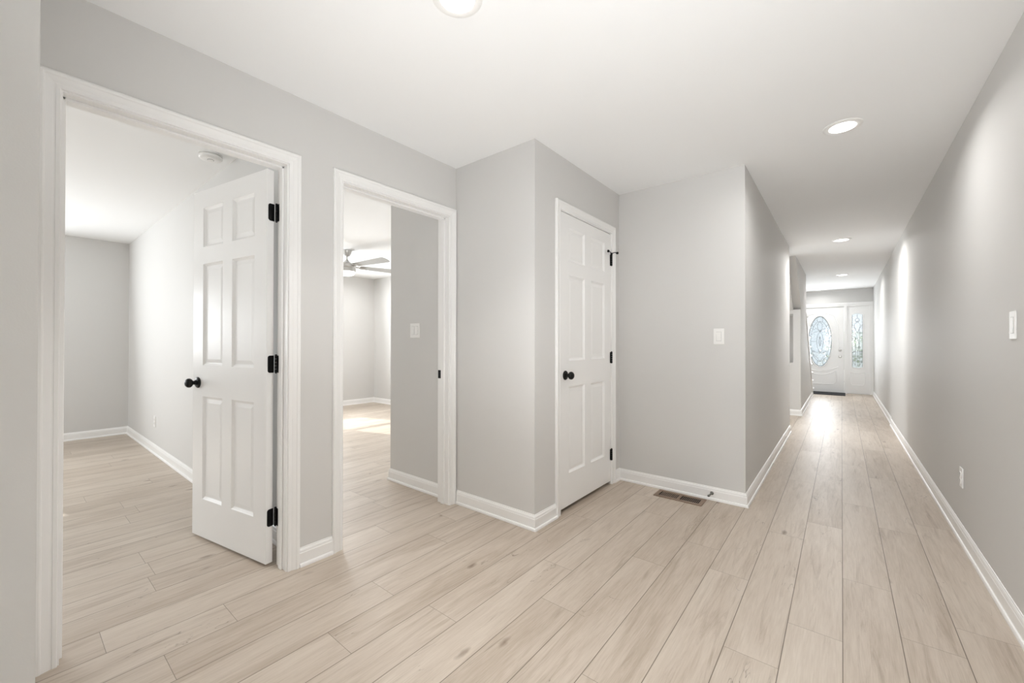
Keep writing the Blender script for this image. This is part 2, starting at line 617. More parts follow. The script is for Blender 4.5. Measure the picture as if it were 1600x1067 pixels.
baseboard('baseboard_fan_bedroom', [((XB2, YD + WT), (XB2, YB2), (1, 0), -1, -1), ((XB2, YB2), (-3.0, YB2), (0, -1), -1, -1),
                                    ((-3.0, YB2), (-3.0, Y1), (-1, 0), -1, 1), ((-3.0, Y1), (XL - WL - .02, Y1), (0, -1), 1, 0),
                                    ((XB2, YD + WT), (XL - WL, YD + WT), (0, 1), -1, 0)], 'white baseboard in the fan bedroom')

# ------------------------------------------------------------------ door trim
CAS = [(0, 0), (0, .007), (.003, .010), (.017, .0105), (.019, .0085), (.024, .0085), (.030, .0105), (.052, .0155), (.055, .0180), (.060, .0195),
       (.069, .0195), (.073, .0175), (.074, .0145), (.078, .0140), (.078, 0)]
CAS = [(t_ * .058 / .078, d_ * .9) for t_, d_ in CAS]


def doorway(name, P, a0, a1, depth, label, sides=(True, True)):
    """P(a, d, z) maps along-wall, outward and up to world; jamb faces at a0 and a1, room wall `depth` behind."""
    t = empty(name, P((a0 + a1) / 2, 0, 0))
    tag(t, label, 'door frame', kind='structure')
    i0, i1, h = a0 - .005, a1 + .005, HD + .005
    for face, sgn in ((0.0, 1), (-depth, -1)):
        bm = bmesh.new()
        prism(bm, CAS, lambda s, d: P(i0 - s, face + sgn * d, 0), lambda s, d: P(i0 - s, face + sgn * d, h + s))
        obj('side_casing', bm, M_trim, t)
        bm = bmesh.new()
        prism(bm, CAS, lambda s, d: P(i1 + s, face + sgn * d, 0), lambda s, d: P(i1 + s, face + sgn * d, h + s))
        obj('side_casing', bm, M_trim, t)
        bm = bmesh.new()
        prism(bm, CAS, lambda s, d: P(i0 - s, face + sgn * d, h + s), lambda s, d: P(i1 + s, face + sgn * d, h + s))
        obj('head_casing', bm, M_trim, t)
    bm = bmesh.new()

    def bx(a_, b_, d0, d1, z0, z1):
        q0, q1 = P(a_, d0, z0), P(b_, d1, z1)
        box(bm, q0.x, q1.x, q0.y, q1.y, q0.z, q1.z)
    bx(a0 - JT, a0, 0, -depth, 0, HD)
    bx(a1, a1 + JT, 0, -depth, 0, HD)
    bx(a0 - JT, a1 + JT, 0, -depth, HD, HD + JT)
    obj('jamb', bm, M_trim, t)
    return t, bx


PL = lambda a_, d, z: Vector((XL + d, a_, z))
PC = lambda a_, d, z: Vector((XC + d, a_, z))


def stops(t, P, a0, a1, d0, d1):
    bm = bmesh.new()
    for (u0, u1, z0, z1) in ((a0, a0 + .010, 0, HD), (a1 - .010, a1, 0, HD), (a0, a1, HD - .010, HD)):
        q0, q1 = P(u0, d0, z0), P(u1, d1, z1)
        box(bm, q0.x, q1.x, q0.y, q1.y, q0.z, q1.z, 0.002)
    obj('stop_moulding', bm, M_trim, t)


t1, _ = doorway('trim_1', PL, D1A, D1B, WL, 'white door casing around the large left bedroom doorway')
stops(t1, PL, D1A, D1B, -0.040, -0.074)
t2, _ = doorway('trim_2', PL, D2A, D2B, WL, 'white door casing around the second doorway with fan room beyond')
stops(t2, PL, D2A, D2B, -0.040, -0.074)
bm = bmesh.new()
box(bm, XL - .112, XL - .078, D2B - .0025, D2B + .001, 0.905, 0.965, 0.0008)
sp = obj('strike_plate', bm, M_black, t2)
sp['label'] = 'black strike plate'
t3, _ = doorway('trim_3', PC, CA, CB, WT, 'white door casing around the closed closet door')
stops(t3, PC, CA, CB, -0.040, -0.073)

# ------------------------------------------------------------------ six panel doors
DW, DT, DHT = 0.745, 0.035, 2.032


def panel_leaf(bm, W, xf, HT=DHT, T=DT):
    """Six panel slab: local x 0..W from the hinge, y 0..-T thickness, z 0..HT."""
    st, mu = 0.112, 0.096
    pw = (W - 2 * st - mu) / 2
    xs = [0, st, st + pw, st + pw + mu, W - st, W]
    zs = [0, 0.225, 0.830, 1.012, 1.612, 1.712, 1.945, HT]
    rings = ((0.0, 0.0), (0.003, 0.004), (0.013, 0.0115), (0.017, 0.0120), (0.034, 0.0092), (0.037, 0.0085))

    def face(y0, s):
        V = lambda x, z, d=0: bm.verts.new(xf @ Vector((x, y0 - s * d, z)))
        for i in range(5):
            for j in range(7):
                x0, x1, z0, z1 = xs[i], xs[i + 1], zs[j], zs[j + 1]
                if i in (1, 3) and j in (1, 3, 5):
                    prev = None
                    for ins, d in rings:
                        cur = [V(x0 + ins, z0 + ins, d), V(x1 - ins, z0 + ins, d), V(x1 - ins, z1 - ins, d), V(x0 + ins, z1 - ins, d)]
                        if prev:
                            for q in range(4):
                                bm.faces.new((prev[q], prev[(q + 1) % 4], cur[(q + 1) % 4], cur[q]))
                        prev = cur
                    bm.faces.new(prev)
                else:
                    bm.faces.new((V(x0, z0), V(x1, z0), V(x1, z1), V(x0, z1)))
    face(0.0, 1)
    face(-T, -1)
    for q in (((0, 0), (W, 0)), ((W, 0), (W, HT)), ((W, HT), (0, HT)), ((0, HT), (0, 0))):
        (x0, z0), (x1, z1) = q
        bm.faces.new([bm.verts.new(xf @ Vector(v)) for v in ((x0, 0, z0), (x1, 0, z1), (x1, -T, z1), (x0, -T, z0))])
    bmesh.ops.remove_doubles(bm, verts=bm.verts, dist=0.0002)


KNOB = [(0, .066), (.010, .0655), (.019, .062), (.0255, .055), (.0275, .047), (.0255, .039), (.019, .033), (.0125, .029), (.0115, .022), (.014, .014), (.014, .008)]
ROSE = [(.014, .010), (.022, .0095), (.029, .007), (.0325, .003), (.0325, 0)]


def knob_set(parent, origin, nrm):
    q = Vector(nrm).to_track_quat('Z', 'Y').to_matrix().to_4x4()
    q.translation = origin
    bm = bmesh.new()
    lathe(bm, KNOB, q, 28)
    k = obj('knob', bm, M_black, parent, True)
    k['label'] = 'black round knob'
    bm = bmesh.new()
    lathe(bm, ROSE, q, 28)
    r = obj('rose', bm, M_black, k, True)
    return k


def rounded_plate(bm, P, w, h, t, r=0.012):
    """Plate in local (u, v): u 0..w (rounded at u = w), v 0..h, thickness t; P maps (u, v, d)."""
    pts = [(0, 0)]
    for k in range(5):
        th = -PI / 2 + k / 4 * PI / 2
        pts.append((w - r + r * math.cos(th), r + r * math.sin(th)))
    for k in range(5):
        th = k / 4 * PI / 2
        pts.append((w - r + r * math.cos(th), h - r + r * math.sin(th)))
    pts.append((0, h))
    prism(bm, pts, lambda u, v: P(u, v, 0), lambda u, v: P(u, v, t))


# open bedroom door (hinged at the right jamb, swung into the bedroom)
pin = Vector((-2.318, D1B - 0.004, 0))
zb = 0.016
ang = 79.6
along = Vector((-math.sin(R(ang)), -math.cos(R(ang)), 0))     # hinge -> free edge
thick = Vector((math.cos(R(ang)), -math.sin(R(ang)), 0))      # towards the visible face
door1 = empty('door_1', (pin.x, pin.y, 0))
tag(door1, 'white six panel door standing open into the left bedroom', 'door', kind='structure')
xf = Matrix(((along.x, -thick.x, 0, pin.x), (along.y, -thick.y, 0, pin.y), (0, 0, 1, zb), (0, 0, 0, 1)))
offx, off = 0.009, 0.0096
xf1 = xf @ Matrix.Translation((offx, -off, 0))
bm = bmesh.new()
panel_leaf(bm, 0.748, xf1, 2.050)
obj('leaf', bm, M_door, door1)
P1 = lambda x, y, z: xf @ Vector((x, y, z))
knob_set(door1, P1(offx + 0.748 - 0.060, -off - DT, 0.925 - zb), thick)
knob_set(door1, P1(offx + 0.748 - 0.060, -off, 0.925 - zb), -thick)
for z0 in (0.205, 1.005, 1.800):
    hh = 0.090
    bm = bmesh.new()
    rounded_plate(bm, lambda u, v, d: xf @ Vector((offx - .0018 + d, -u - .0065, z0 - zb + v)), 0.032, hh, 0.0022)
    hg = obj('hinge', bm, M_black, door1)
    hg['label'] = 'black hinge'
    bm = bmesh.new()
    for k in range(5):
        lathe(bm, [(0, k * .018 + .0006), (.0062, k * .018 + .0006), (.0062, (k + 1) * .018 - .0006), (0, (k + 1) * .018 - .0006)],
              Matrix.Translation((pin.x, pin.y, z0)), 14)
    lathe(bm, [(0, -.006), (.004, -.004), (.004, 0), (0, 0)], Matrix.Translation((pin.x, pin.y, z0)), 12)
    lathe(bm, [(0, .0), (.0065, .0), (.005, .005), (0, .006)], Matrix.Translation((pin.x, pin.y, z0 + hh)), 12)
    obj('hinge_barrel', bm, M_black, hg, True)
    bm = bmesh.new()
    rounded_plate(bm, lambda u, v, d: Vector((pin.x + .004 + u, D1B - .0018 + d, z0 + v)), 0.030, hh, 0.0022)
    obj('jamb_plate', bm, M_black, hg)

# closed closet door (hinges on the far side, opens into the hall)
door2 = empty('door_2', (XC, CB, 0))
tag(door2, 'closed white six panel closet door with black knob', 'door', kind='structure')
cw = CB - CA - 0.006
zc = 0.028
xf = Matrix(((0, 1, 0, XC - .002), (-1, 0, 0, CB - .003), (0, 0, 1, zc), (0, 0, 0, 1)))
bm = bmesh.new()
panel_leaf(bm, cw, xf, HD - .006 - zc)
obj('leaf', bm, M_door, door2)
knob_set(door2, Vector((XC - .002, CA + .003 + .064, 0.940)), (1, 0, 0))
bm = bmesh.new()
box(bm, XC - .030, XC - .006, CA - .001, CA + .0035, 0.915, 0.970)
lt = obj('latch', bm, M_black, door2)
for i, z0 in enumerate((0.200, 1.000, 1.805)):
    bm = bmesh.new()
    for k in range(5):
        lathe(bm, [(0, k * .018 + .0006), (.0075, k * .018 + .0006), (.0075, (k + 1) * .018 - .0006), (0, (k + 1) * .018 - .0006)],
              Matrix.Translation((XC + .006, CB - .001, z0)), 14)
    lathe(bm, [(0, -.004), (.004, -.003), (.004, 0), (0, 0)], Matrix.Translation((XC + .006, CB - .001, z0)), 12)
    lathe(bm, [(0, .0), (.007, .0), (.0045, .006), (0, .007)], Matrix.Translation((XC + .006, CB - .001, z0 + .09)), 12)
    box(bm, XC - .0012, XC + .0005, CB - .018, CB - .002, z0, z0 + .09)
    box(bm, XC + .0002, XC + .0016, CB, CB + .006, z0, z0 + .09)
    hg = obj('hinge', bm, M_black, door2, True)
    hg['label'] = 'black hinge'
    if i == 2:
        bm = bmesh.new()
        zt = z0 + .102
        o_ = Vector((XC + .006, CB - .001, zt))
        lathe(bm, [(0, -.012), (.009, -.012), (.009, .004), (0, .004)], Matrix.Translation(o_), 14)
        e1 = o_ + Vector((.012, -.080, .004))
        e2 = o_ + Vector((.046, .004, -.002))
        tube(bm, [o_, (o_ + e1) / 2 + Vector((.004, 0, .0)), e1], .0032, 8)
        tube(bm, [o_, (o_ + e2) / 2 + Vector((.004, 0, .006)), e2], .0032, 8)
        for e_, dr in ((e1, (-.6, -.8, 0)), (e2, (.4, .9, 0))):
            q = Vector(dr).to_track_quat('Z', 'Y').to_matrix().to_4x4()
            q.translation = e_
            lathe(bm, [(0, -.006), (.007, -.006), (.0105, 0), (.0105, .008), (0, .010)], q, 12)
        ps = obj('pin_stop', bm, M_black, hg, True)
        ps['label'] = 'black two armed hinge pin stop'

# ------------------------------------------------------------------ front door with sidelight
door3 = empty('door_3', (-0.41, YE, 0))
tag(door3, 'white front door with oval leaded glass at the hall end', 'door', kind='structure')
FY = YE + 0.012            # inside face of slab and sidelight
GX, GZ, GA, GB = -0.41, 1.228, 0.225, 0.610


def slab_with_hole(bm, x0, x1, z0, z1, loop, ya, yb):
    """Rectangular slab with a hole given as a closed loop of (x, z)."""
    n = len(loop)
    cx = sum(q[0] for q in loop) / n
    cz = sum(q[1] for q in loop) / n

    def outer(q):
        dx, dz = q[0] - cx, q[1] - cz
        s = min(((x1 if dx > 0 else x0) - cx) / dx if abs(dx) > 1e-6 else 1e9, ((z1 if dz > 0 else z0) - cz) / dz if abs(dz) > 1e-6 else 1e9)
        return (cx + dx * s, cz + dz * s)
    O = [outer(q) for q in loop]
    rows = []
    for y in (ya, yb):
        rows.append(([bm.verts.new((q[0], y, q[1])) for q in loop], [bm.verts.new((q[0], y, q[1])) for q in O]))
    for k in range(n):
        k2 = (k + 1) % n
        for inn, out in rows:
            bm.faces.new((inn[k], inn[k2], out[k2], out[k]))
        bm.faces.new((rows[0][0][k], rows[0][0][k2], rows[1][0][k2], rows[1][0][k]))
        bm.faces.new((rows[0][1][k], rows[0][1][k2], rows[1][1][k2], rows[1][1][k]))
    # corner fill
    for (qx, qz) in ((x0, z0), (x1, z0), (x1, z1), (x0, z1)):
        best = None
        for k in range(n):
            k2 = (k + 1) % n
            A_, B_ = O[k], O[k2]
            if min(abs(A_[0] - qx), abs(B_[0] - qx)) < 1e-5 and min(abs(A_[1] - qz), abs(B_[1] - qz)) < 1e-5 and \
               not (abs(A_[0] - B_[0]) < 1e-5 or abs(A_[1] - B_[1]) < 1e-5):
                best = (k, k2)
        if best:
            for y, (inn, out) in zip((ya, yb), rows):
                bm.faces.new((out[best[0]], out[best[1]], bm.verts.new((qx, y, qz))))


def ellipse(cx, cz, a_, b_, n=48):
    return [(cx + a_ * math.cos(2 * PI * k / n + .01), cz + b_ * math.sin(2 * PI * k / n + .01)) for k in range(n)]


oval = ellipse(GX, GZ, GA, GB)
SX0, SX1 = -0.868, 0.044
bm = bmesh.new()
slab_with_hole(bm, SX0, SX1, 0.012, 2.045, oval, FY, FY + 0.044)
obj('leaf', bm, M_door, door3)
bm = bmesh.new()
tube(bm, [(x, FY, z) for x, z in ellipse(GX, GZ, GA + .012, GB + .012, 56)], .014, 8, True)
gf = obj('glass_frame', bm, M_door, door3, True)
bm = bmesh.new()
vs = [bm.verts.new((x, FY + .018, z)) for x, z in oval]
bm.faces.new(vs)
vs = [bm.verts.new((x, FY + .024, z)) for x, z in oval]
bm.faces.new(vs)
pane = obj('oval_pane', bm, M_leaded, gf)
bm = bmesh.new()


def E(t, s):
    return (GX + GA * s * math.cos(t), FY + .017, GZ + GB * s * math.sin(t))


def came(pts, r=.0032):
    tube(bm, pts, r, 5)


tube(bm, [E(2 * PI * k / 40, .80) for k in range(40)], .0032, 5, True)
tube(bm, [E(2 * PI * k / 40, .985) for k in range(40)], .006, 5, True)
for k in range(12):
    t_ = 2 * PI * (k + .5) / 12
    came([E(t_, .80), E(t_, 1)])
Q = lambda u, v: (GX + GA * u, FY + .017, GZ + GB * v)
for s in (-1, 1):
    came([Q(0, .80), Q(s * .22, .66), Q(s * .20, .52), Q(0, .40)])
    came([Q(0, .40), Q(s * .35, .52), Q(s * .62, .46)])
    came([Q(0, .40), Q(s * .40, .38), Q(s * .74, .28)])
    came([Q(0, .40), Q(s * .22, .22), Q(s * .30, 0), Q(s * .22, -.25), Q(0, -.48)])
    came([Q(0, -.80), Q(s * .30, -.62), Q(s * .58, -.52)])
    came([Q(0, -.48), Q(s * .34, -.44), Q(s * .70, -.36)])
    came([Q(s * .30, 0), Q(s * .80, 0)])
came([Q(0, .2), Q(0, -.2)])
for s in (-1, 1):
    came([Q(0, .2), Q(s * .12, 0), Q(0, -.2)])
obj('came', bm, M_came, gf)
# raised mouldings on the slab
bm = bmesh.new()


def arc(x0, x1, z, sag, n=12):
    return [(x0 + (x1 - x0) * k / n, FY, z + sag * (1 - (2 * k / n - 1) ** 2)) for k in range(n + 1)]


up = [(-.76, FY, 1.05), (-.76, FY, 1.62), (-.70, FY, 1.78)] + arc(-.68, -.14, 1.84, .075) + [(-.12, FY, 1.78), (-.06, FY, 1.62), (-.06, FY, 1.05)]
tube(bm, up, .009, 6)
tube(bm, arc(-.76, -.06, .62, -.105), .010, 6)
low = arc(-.72, -.10, .53, -.105) + [(-.10, FY, .27), (-.16, FY, .20), (-.66, FY, .20), (-.72, FY, .27)]
tube(bm, low, .010, 6, True)
obj('moulding', bm, M_door, door3, True)
# knob and deadbolt
q = Vector((0, -1, 0)).to_track_quat('Z', 'Y').to_matrix().to_4x4()
q.translation = (-0.028, FY, 0.865)
bm = bmesh.new()
lathe(bm, [(0, .06), (.02, .058), (.027, .048), (.024, .036), (.012, .028), (.012, .008), (.033, .006), (.033, 0)], q, 20)
o = obj('knob', bm, M_nickel, door3, True)
o['label'] = 'nickel knob'
q.translation = (-0.028, FY, 1.015)
bm = bmesh.new()
lathe(bm, [(0, .02), (.022, .018), (.030, .012), (.030, 0)], q, 20)
o = obj('deadbolt', bm, M_nickel, door3, True)
o['label'] = 'nickel deadbolt'
# frame, mullion, head and sill
bm = bmesh.new()
box(bm, DX0, SX0 - .003, YE - .018, YE + .12, 0, 2.05)
box(bm, SX1 + .003, 0.100, YE - .022, YE + .12, 0, 2.05)
box(bm, 0.500, 0.566, YE - .018, YE + .12, 0, 2.05)
box(bm, DX0, 0.566, YE - .018, YE + .12, 2.05, DHH, .004)
box(bm, DX0, 0.566, YE - .026, YE - .018, 2.085, DHH + .018, .003)
obj('frame', bm, M_trim, door3)
bm = bmesh.new()
box(bm, DX0, .55, YE - .005, YE + .14, 0, .012)
obj('sill', bm, M_nickel, door3)
# sidelight
LX0, LX1, LZ0, LZ1 = .182, .390, .60, 1.885
loop = [(LX0, LZ0 + .03)] + [(LX0 + (LX1 - LX0) * k / 8, LZ0 + .03 - .03 * (1 - (2 * k / 8 - 1) ** 2)) for k in range(1, 8)] + [(LX1, LZ0 + .03), (LX1, 1.24), (LX1, LZ1 - .04)] + \
       [(LX1 - (LX1 - LX0) * k / 8, LZ1 - .04 + .04 * (1 - (2 * k / 8 - 1) ** 2)) for k in range(1, 8)] + [(LX0, LZ1 - .04), (LX0, 1.24)]
bm = bmesh.new()
slab_with_hole(bm, .100, .500, .012, 2.05, loop, FY, FY + .044)
side = obj('sidelight', bm, M_door, door3)
side['label'] = 'narrow sidelight with arched leaded glass'
bm = bmesh.new()
bm.faces.new([bm.verts.new((x, FY + .02, z)) for x, z in loop])
obj('sidelight_pane', bm, M_leaded, side)
bm = bmesh.new()
tube(bm, [(x, FY, z) for x, z in loop], .010, 6, True)
low = arc(.16, .42, .515, -.03) + [(.42, FY, .26), (.39, FY, .20), (.19, FY, .20), (.16, FY, .26)]
tube(bm, low, .008, 6, True)
obj('sidelight_moulding', bm, M_door, side, True)
bm = bmesh.new()
cx, hw = (LX0 + LX1) / 2, (LX1 - LX0) / 2
S = lambda u, z: (cx + hw * u, FY + .018, z)
came([S(-1, 1.30), S(-.35, 1.30)]); came([S(1, 1.30), S(.35, 1.30)])
came([S(-1, .98), S(-.35, .98)]); came([S(1, .98), S(.35, .98)])
for s in (-1, 1):
    came([S(s * .35, .66), S(s * .35, 1.52)])
    came([S(s * .35, 1.52), S(s * .55, 1.60), S(0, 1.70)])
    came([S(s * .35, 1.52), S(s * .9, 1.62)])
    came([S(0, 1.30), S(s * .35, 1.14), S(0, .98)])
    came([S(s * .35, .66), S(s * .9, .78)])
    came([S(s * .35, 1.52), S(0, 1.42)])
    came([S(s * .86, .63), S(s * .86, 1.84)], .003)
tube(bm, [S(.34 * math.cos(2 * PI * k / 16), 1.72 + .045 * math.sin(2 * PI * k / 16)) for k in range(16)], .0042, 5, True)
came([S(0, 1.76), S(0, 1.86)]); came([S(0, .98), S(0, .66)])
obj('sidelight_came', bm, M_came, side)

# ------------------------------------------------------------------ windows of the bedrooms, plus unseen ones added for fill light
def window(name, P, a0, a1, z0, z1, label):
    """P(a, d, z): d runs from the inside face (0) outwards."""
    w = empty(name, P((a0 + a1) / 2, 0, z0))
    tag(w, label, 'window', kind='structure')

    def bx(bm, u0, u1, d0, d1, v0, v1):
        q0, q1 = P(u0, d0, v0), P(u1, d1, v1)
        box(bm, q0.x, q1.x, q0.y, q1.y, q0.z, q1.z)
    bm = bmesh.new()
    fr = .03
    bx(bm, a0, a0 + fr, .03, .11, z0, z1); bx(bm, a1 - fr, a1, .03, .11, z0, z1)
    bx(bm, a0, a1, .03, .11, z0, z0 + fr); bx(bm, a0, a1, .03, .11, z1 - fr, z1)
    zm = (z0 + z1) / 2
    bx(bm, a0, a1, .05, .09, zm - .022, zm + .022)
    obj('window_frame', bm, M_trim, w)
    bm = bmesh.new()
    for (u0, u1, v0, v1) in ((a0 - .07, a0, z0 - .02, z1 + .07), (a1, a1 + .07, z0 - .02, z1 + .07), (a0, a1, z1, z1 + .07)):
        bx(bm, u0, u1, -.016, 0, v0, v1)
    bx(bm, a0 - .09, a1 + .09, -.05, .03, z0 - .025, z0)
    bx(bm, a0 - .07, a1 + .07, -.014, 0, z0 - .09, z0 - .025)
    obj('window_casing', bm, M_trim, w)
    bm = bmesh.new()
    bm.faces.new([bm.verts.new(P(u, .07, v)) for u, v in ((a0, z0), (a1, z0), (a1, z1), (a0, z1))])
    obj('pane', bm, M_pane, w)


window('window_1', lambda a_, d, z: Vector((XB1 - d, a_, z)), *W1, 'sunny double hung window of the left bedroom')
window('window_2', lambda a_, d, z: Vector((XB2 - d, a_, z)), *W2, 'sunny double hung window of the fan bedroom')
window('fill_window_side', lambda a_, d, z: Vector((a_, YBACK - d, z)), -5.5, -4.3, 0.84, 2.09, 'unseen side window added to brighten the left bedroom')  # added out of view to go with the bedroom side fill
window('fill_window_back', lambda a_, d, z: Vector((a_, YBACK - d, z)), -1.10, 0.40, 0.85, 2.1, 'wide unseen window added behind the camera for fill light')  # made-up opening that goes with the fill behind the camera


# ------------------------------------------------------------------ recessed ceiling lights
def recessed(x, y, label, z=H, group='recessed lights along the hall ceiling', power=None, spread=160):
    t = empty('recessed_light', (x, y, z))
    tag(t, label, 'ceiling light', group)
    T = Matrix.Translation((x, y, z)) @ Matrix.Rotation(PI, 4, 'X')
    bm = bmesh.new()
    lathe(bm, [(.064, 0), (.064, .006), (.070, .008), (.086, .006), (.094, .002), (.094, 0)], T, 40)
    obj('trim_ring', bm, M_plastic, t, True)
    bm = bmesh.new()
    lathe(bm, [(.066, .003), (.064, .007), (.050, .0095), (.030, .011), (0, .0115)], T, 40)
    obj('lens', bm, M_lens, t, True)
    d = bpy.data.lights.new('lamp', 'AREA')
    d.shape = 'DISK'
    d.size = .12
    d.spread = R(spread)
    d.energy = LAMP_W if power is None else power
    d.color = LAMP_COL
    l = bpy.data.objects.new('lamp', d)
    C.objects.link(l)
    l.parent = t
    l.location = (0, 0, -.014)
    return t


recessed(-1.105, 1.045, 'recessed ceiling light at the top edge nearest the camera', power=6.5, spread=110)
recessed(0.008, 3.09, 'lit recessed ceiling light at the start of the long hall')
recessed(0.005, 6.44, 'second recessed light along the long hall ceiling', power=13)
recessed(0.02, 9.79, 'small recessed light nearer the front door, right of another', H + .012, power=8)
recessed(-0.41, 11.98, 'farthest recessed light just in front of the front door', H + .012, power=3)
recessed(-6.50, 3.95, 'recessed light in the fan bedroom ceiling beside the fan blades', H, 'bedroom recessed lights', 4)
recessed(-2.2, 7.3, 'recessed light of the room beside the stairs', H, 'side room recessed lights')

# ------------------------------------------------------------------ ceiling fan
FX, FYc = -5.30, 2.95
fan = empty('ceiling_fan', (FX, FYc, H))
tag(fan, 'brushed nickel ceiling fan with lit opal bowl in the far bedroom', 'ceiling fan')
T = Matrix.Translation((FX, FYc, 0))
bm = bmesh.new()
lathe(bm, [(0, H), (.068, H), (.066, H - .012), (.052, H - .055), (.036, H - .078), (0, H - .080)], T, 28)
obj('canopy', bm, M_fan, fan, True)
bm = bmesh.new()
lathe(bm, [(0, H - .07), (.011, H - .07), (.011, H - .120), (.020, H - .125), (.042, H - .158), (.046, H - .172), (0, H - .172)], T, 20)
obj('downrod', bm, M_fan, fan, True)
bm = bmesh.new()
lathe(bm, [(0, H - 0.167), (.055, H - 0.168), (.105, H - 0.177), (.122, H - 0.192), (.122, H - 0.227), (.112, H - 0.240), (.118, H - 0.244), (.118, H - 0.292), (.10, H - 0.296), (0, H - 0.296)], T, 32)
obj('motor_housing', bm, M_fan, fan, True)
bm = bmesh.new()
lathe(bm, [(.110, H - 0.294), (.108, H - 0.307), (.090, H - 0.330), (.055, H - 0.346), (0, H - 0.352)], T, 32)
o = obj('light_bowl', bm, M_fanglow, fan, True)
o['label'] = 'lit opal glass bowl'
for k in range(5):
    A_ = R(6 + 72 * k)
    rot = Matrix.Translation((FX, FYc, H - .214)) @ Matrix.Rotation(A_, 4, 'Z') @ Matrix.Rotation(R(-14), 4, 'X')
    bm = bmesh.new()
    prof = [(.19, -.050), (.77, -.070), (.805, -.062), (.818, -.03), (.818, .03), (.805, .062), (.77, .070), (.19, .050), (.175, .035), (.175, -.035)]
    prism(bm, prof, lambda u, v: rot @ Vector((u, v, -.003)), lambda u, v: rot @ Vector((u, v, .003)))
    bl = obj('blade', bm, M_blade, fan)
    bm = bmesh.new()
    iron = [(.10, -.018), (.18, -.020), (.24, -.032), (.265, 0), (.24, .032), (.18, .020), (.10, .018)]
    prism(bm, iron, lambda u, v: rot @ Vector((u, v, -.009)), lambda u, v: rot @ Vector((u, v, -.003)))
    obj('blade_iron', bm, M_fan, bl)
d = bpy.data.lights.new('fan_lamp', 'AREA')
d.shape = 'DISK'
d.size = .18
d.energy = 3
d.color = LAMP_COL
l = bpy.data.objects.new('fan_lamp', d)
C.objects.link(l)
l.parent = fan
l.location = (0, 0, -.357)

# ------------------------------------------------------------------ smoke detector
sd = empty('smoke_detector', (-3.33, .870, H))
tag(sd, 'round white smoke detector on the left bedroom ceiling', 'smoke detector')
T = Matrix.Translation((-3.33, .870, H)) @ Matrix.Rotation(PI, 4, 'X')
bm = bmesh.new()
lathe(bm, [(0, 0), (.068, 0), (.068, .007), (.055, .007), (.055, .016), (0, .016)], T, 36)
obj('base_plate', bm, M_plastic, sd, True)
bm = bmesh.new()
lathe(bm, [(0, .013), (.064, .013), (.067, .017), (.066, .028), (.060, .034), (.045, .037), (0, .038)], T, 36)
obj('cover', bm, M_plastic, sd, True)
bm = bmesh.new()
lathe(bm, [(.017, .036), (.017, .0385), (.0185, .0385), (.0185, .036)], T, 24)
o = obj('test_button_ring', bm, M_slot, sd)
bm = bmesh.new()
lathe(bm, [(0, .036), (.0165, .036), (.0165, .039), (.012, .0405), (0, .041)], T, 24)
obj('test_button', bm, M_plastic, sd, True)


# ------------------------------------------------------------------ switches and outlets
def wall_frame(origin, nrm):
    """Local u (right when facing the wall), v up, d out of the wall."""
    n = Vector(nrm)
    u = Vector((0, 0, 1)).cross(n)
    o_ = Vector(origin)
    return lambda a_, v, d: o_ + u * a_ + Vector((0, 0, v)) + n * d


def lbox(bm, P, u0, u1, v0, v1, d0, d1, bev=0.0):
    q0, q1 = P(u0, v0, d0), P(u1, v1, d1)
    box(bm, q0.x, q1.x, q0.y, q1.y, q0.z, q1.z, bev)


def rocker_switch(origin, nrm, gangs, label, tilt=1):
    t = empty('light_switch', origin)
    tag(t, label, 'light switch', 'light switches')
    P = wall_frame(origin, nrm)
    w = .036 + .046 * (gangs - 1) / 1.0 / 2 * 1.0
    hw_ = (.072 + .046 * (gangs - 1)) / 2
    bm = bmesh.new()
    lbox(bm, P, -hw_, hw_, -.0575, .0575, 0, .0055, .002)
    obj('cover_plate', bm, M_plastic, t)
    for g in range(gangs):
        cu = (g - (gangs - 1) / 2) * .046
        bm = bmesh.new()
        hw2, hz = .0163, .033
        lbox(bm, P, cu - hw2 - .0008, cu + hw2 + .0008, -hz - .0008, hz + .0008, .004, .0058)
        obj('recess', bm, M_slot, t)
        bm = bmesh.new()
        poly = [(-hz, .004), (hz, .004), (hz, .0068 if tilt > 0 else .0105), (0, .0072), (-hz, .0105 if tilt > 0 else .0068)]
        prism(bm, poly, lambda v, d: P(cu - hw2, v, d), lambda v, d: P(cu + hw2, v, d))
        obj('rocker', bm, M_plastic, t)
    return t


rocker_switch((-0.705, Y2, 1.214), (0, -1, 0), 1, 'white light switch on the wall above the floor register', -1)
rocker_switch((XR, 2.60, 1.236), (-1, 0, 0), 1, 'white rocker light switch on the right hall wall')
rocker_switch((-2.667, Y1, 1.264), (0, -1, 0), 2, 'white double light switch seen through the second doorway')


def outlet(origin, nrm, label):
    t = empty('wall_outlet', origin)
    tag(t, label, 'outlet', 'wall outlets')
    P = wall_frame(origin, nrm)
    bm = bmesh.new()
    lbox(bm, P, -.036, .036, -.0575, .0575, 0, .0055, .002)
    obj('cover_plate', bm, M_plastic, t)
    for s in (-1, 1):
        bm = bmesh.new()
        lbox(bm, P, -.017, .017, s * .0195 - .0145, s * .0195 + .0145, .004, .0085, .0015)
        rc = obj('receptacle', bm, M_plastic, t)
        bm = bmesh.new()
        for u in (-.006, .006):
            lbox(bm, P, u - .001, u + .001, s * .0195 - .001, s * .0195 + .007, .0080, .0087)
        lbox(bm, P, -.002, .002, s * .0195 - .009, s * .0195 - .005, .0080, .0087)
        obj('slot', bm, M_slot, rc)
    return t


outlet((XR, 3.552, 0.371), (-1, 0, 0), 'white outlet low on the right hall wall')
outlet((-5.65, YD, 0.335), (0, -1, 0), 'white outlet low on the left bedroom wall')

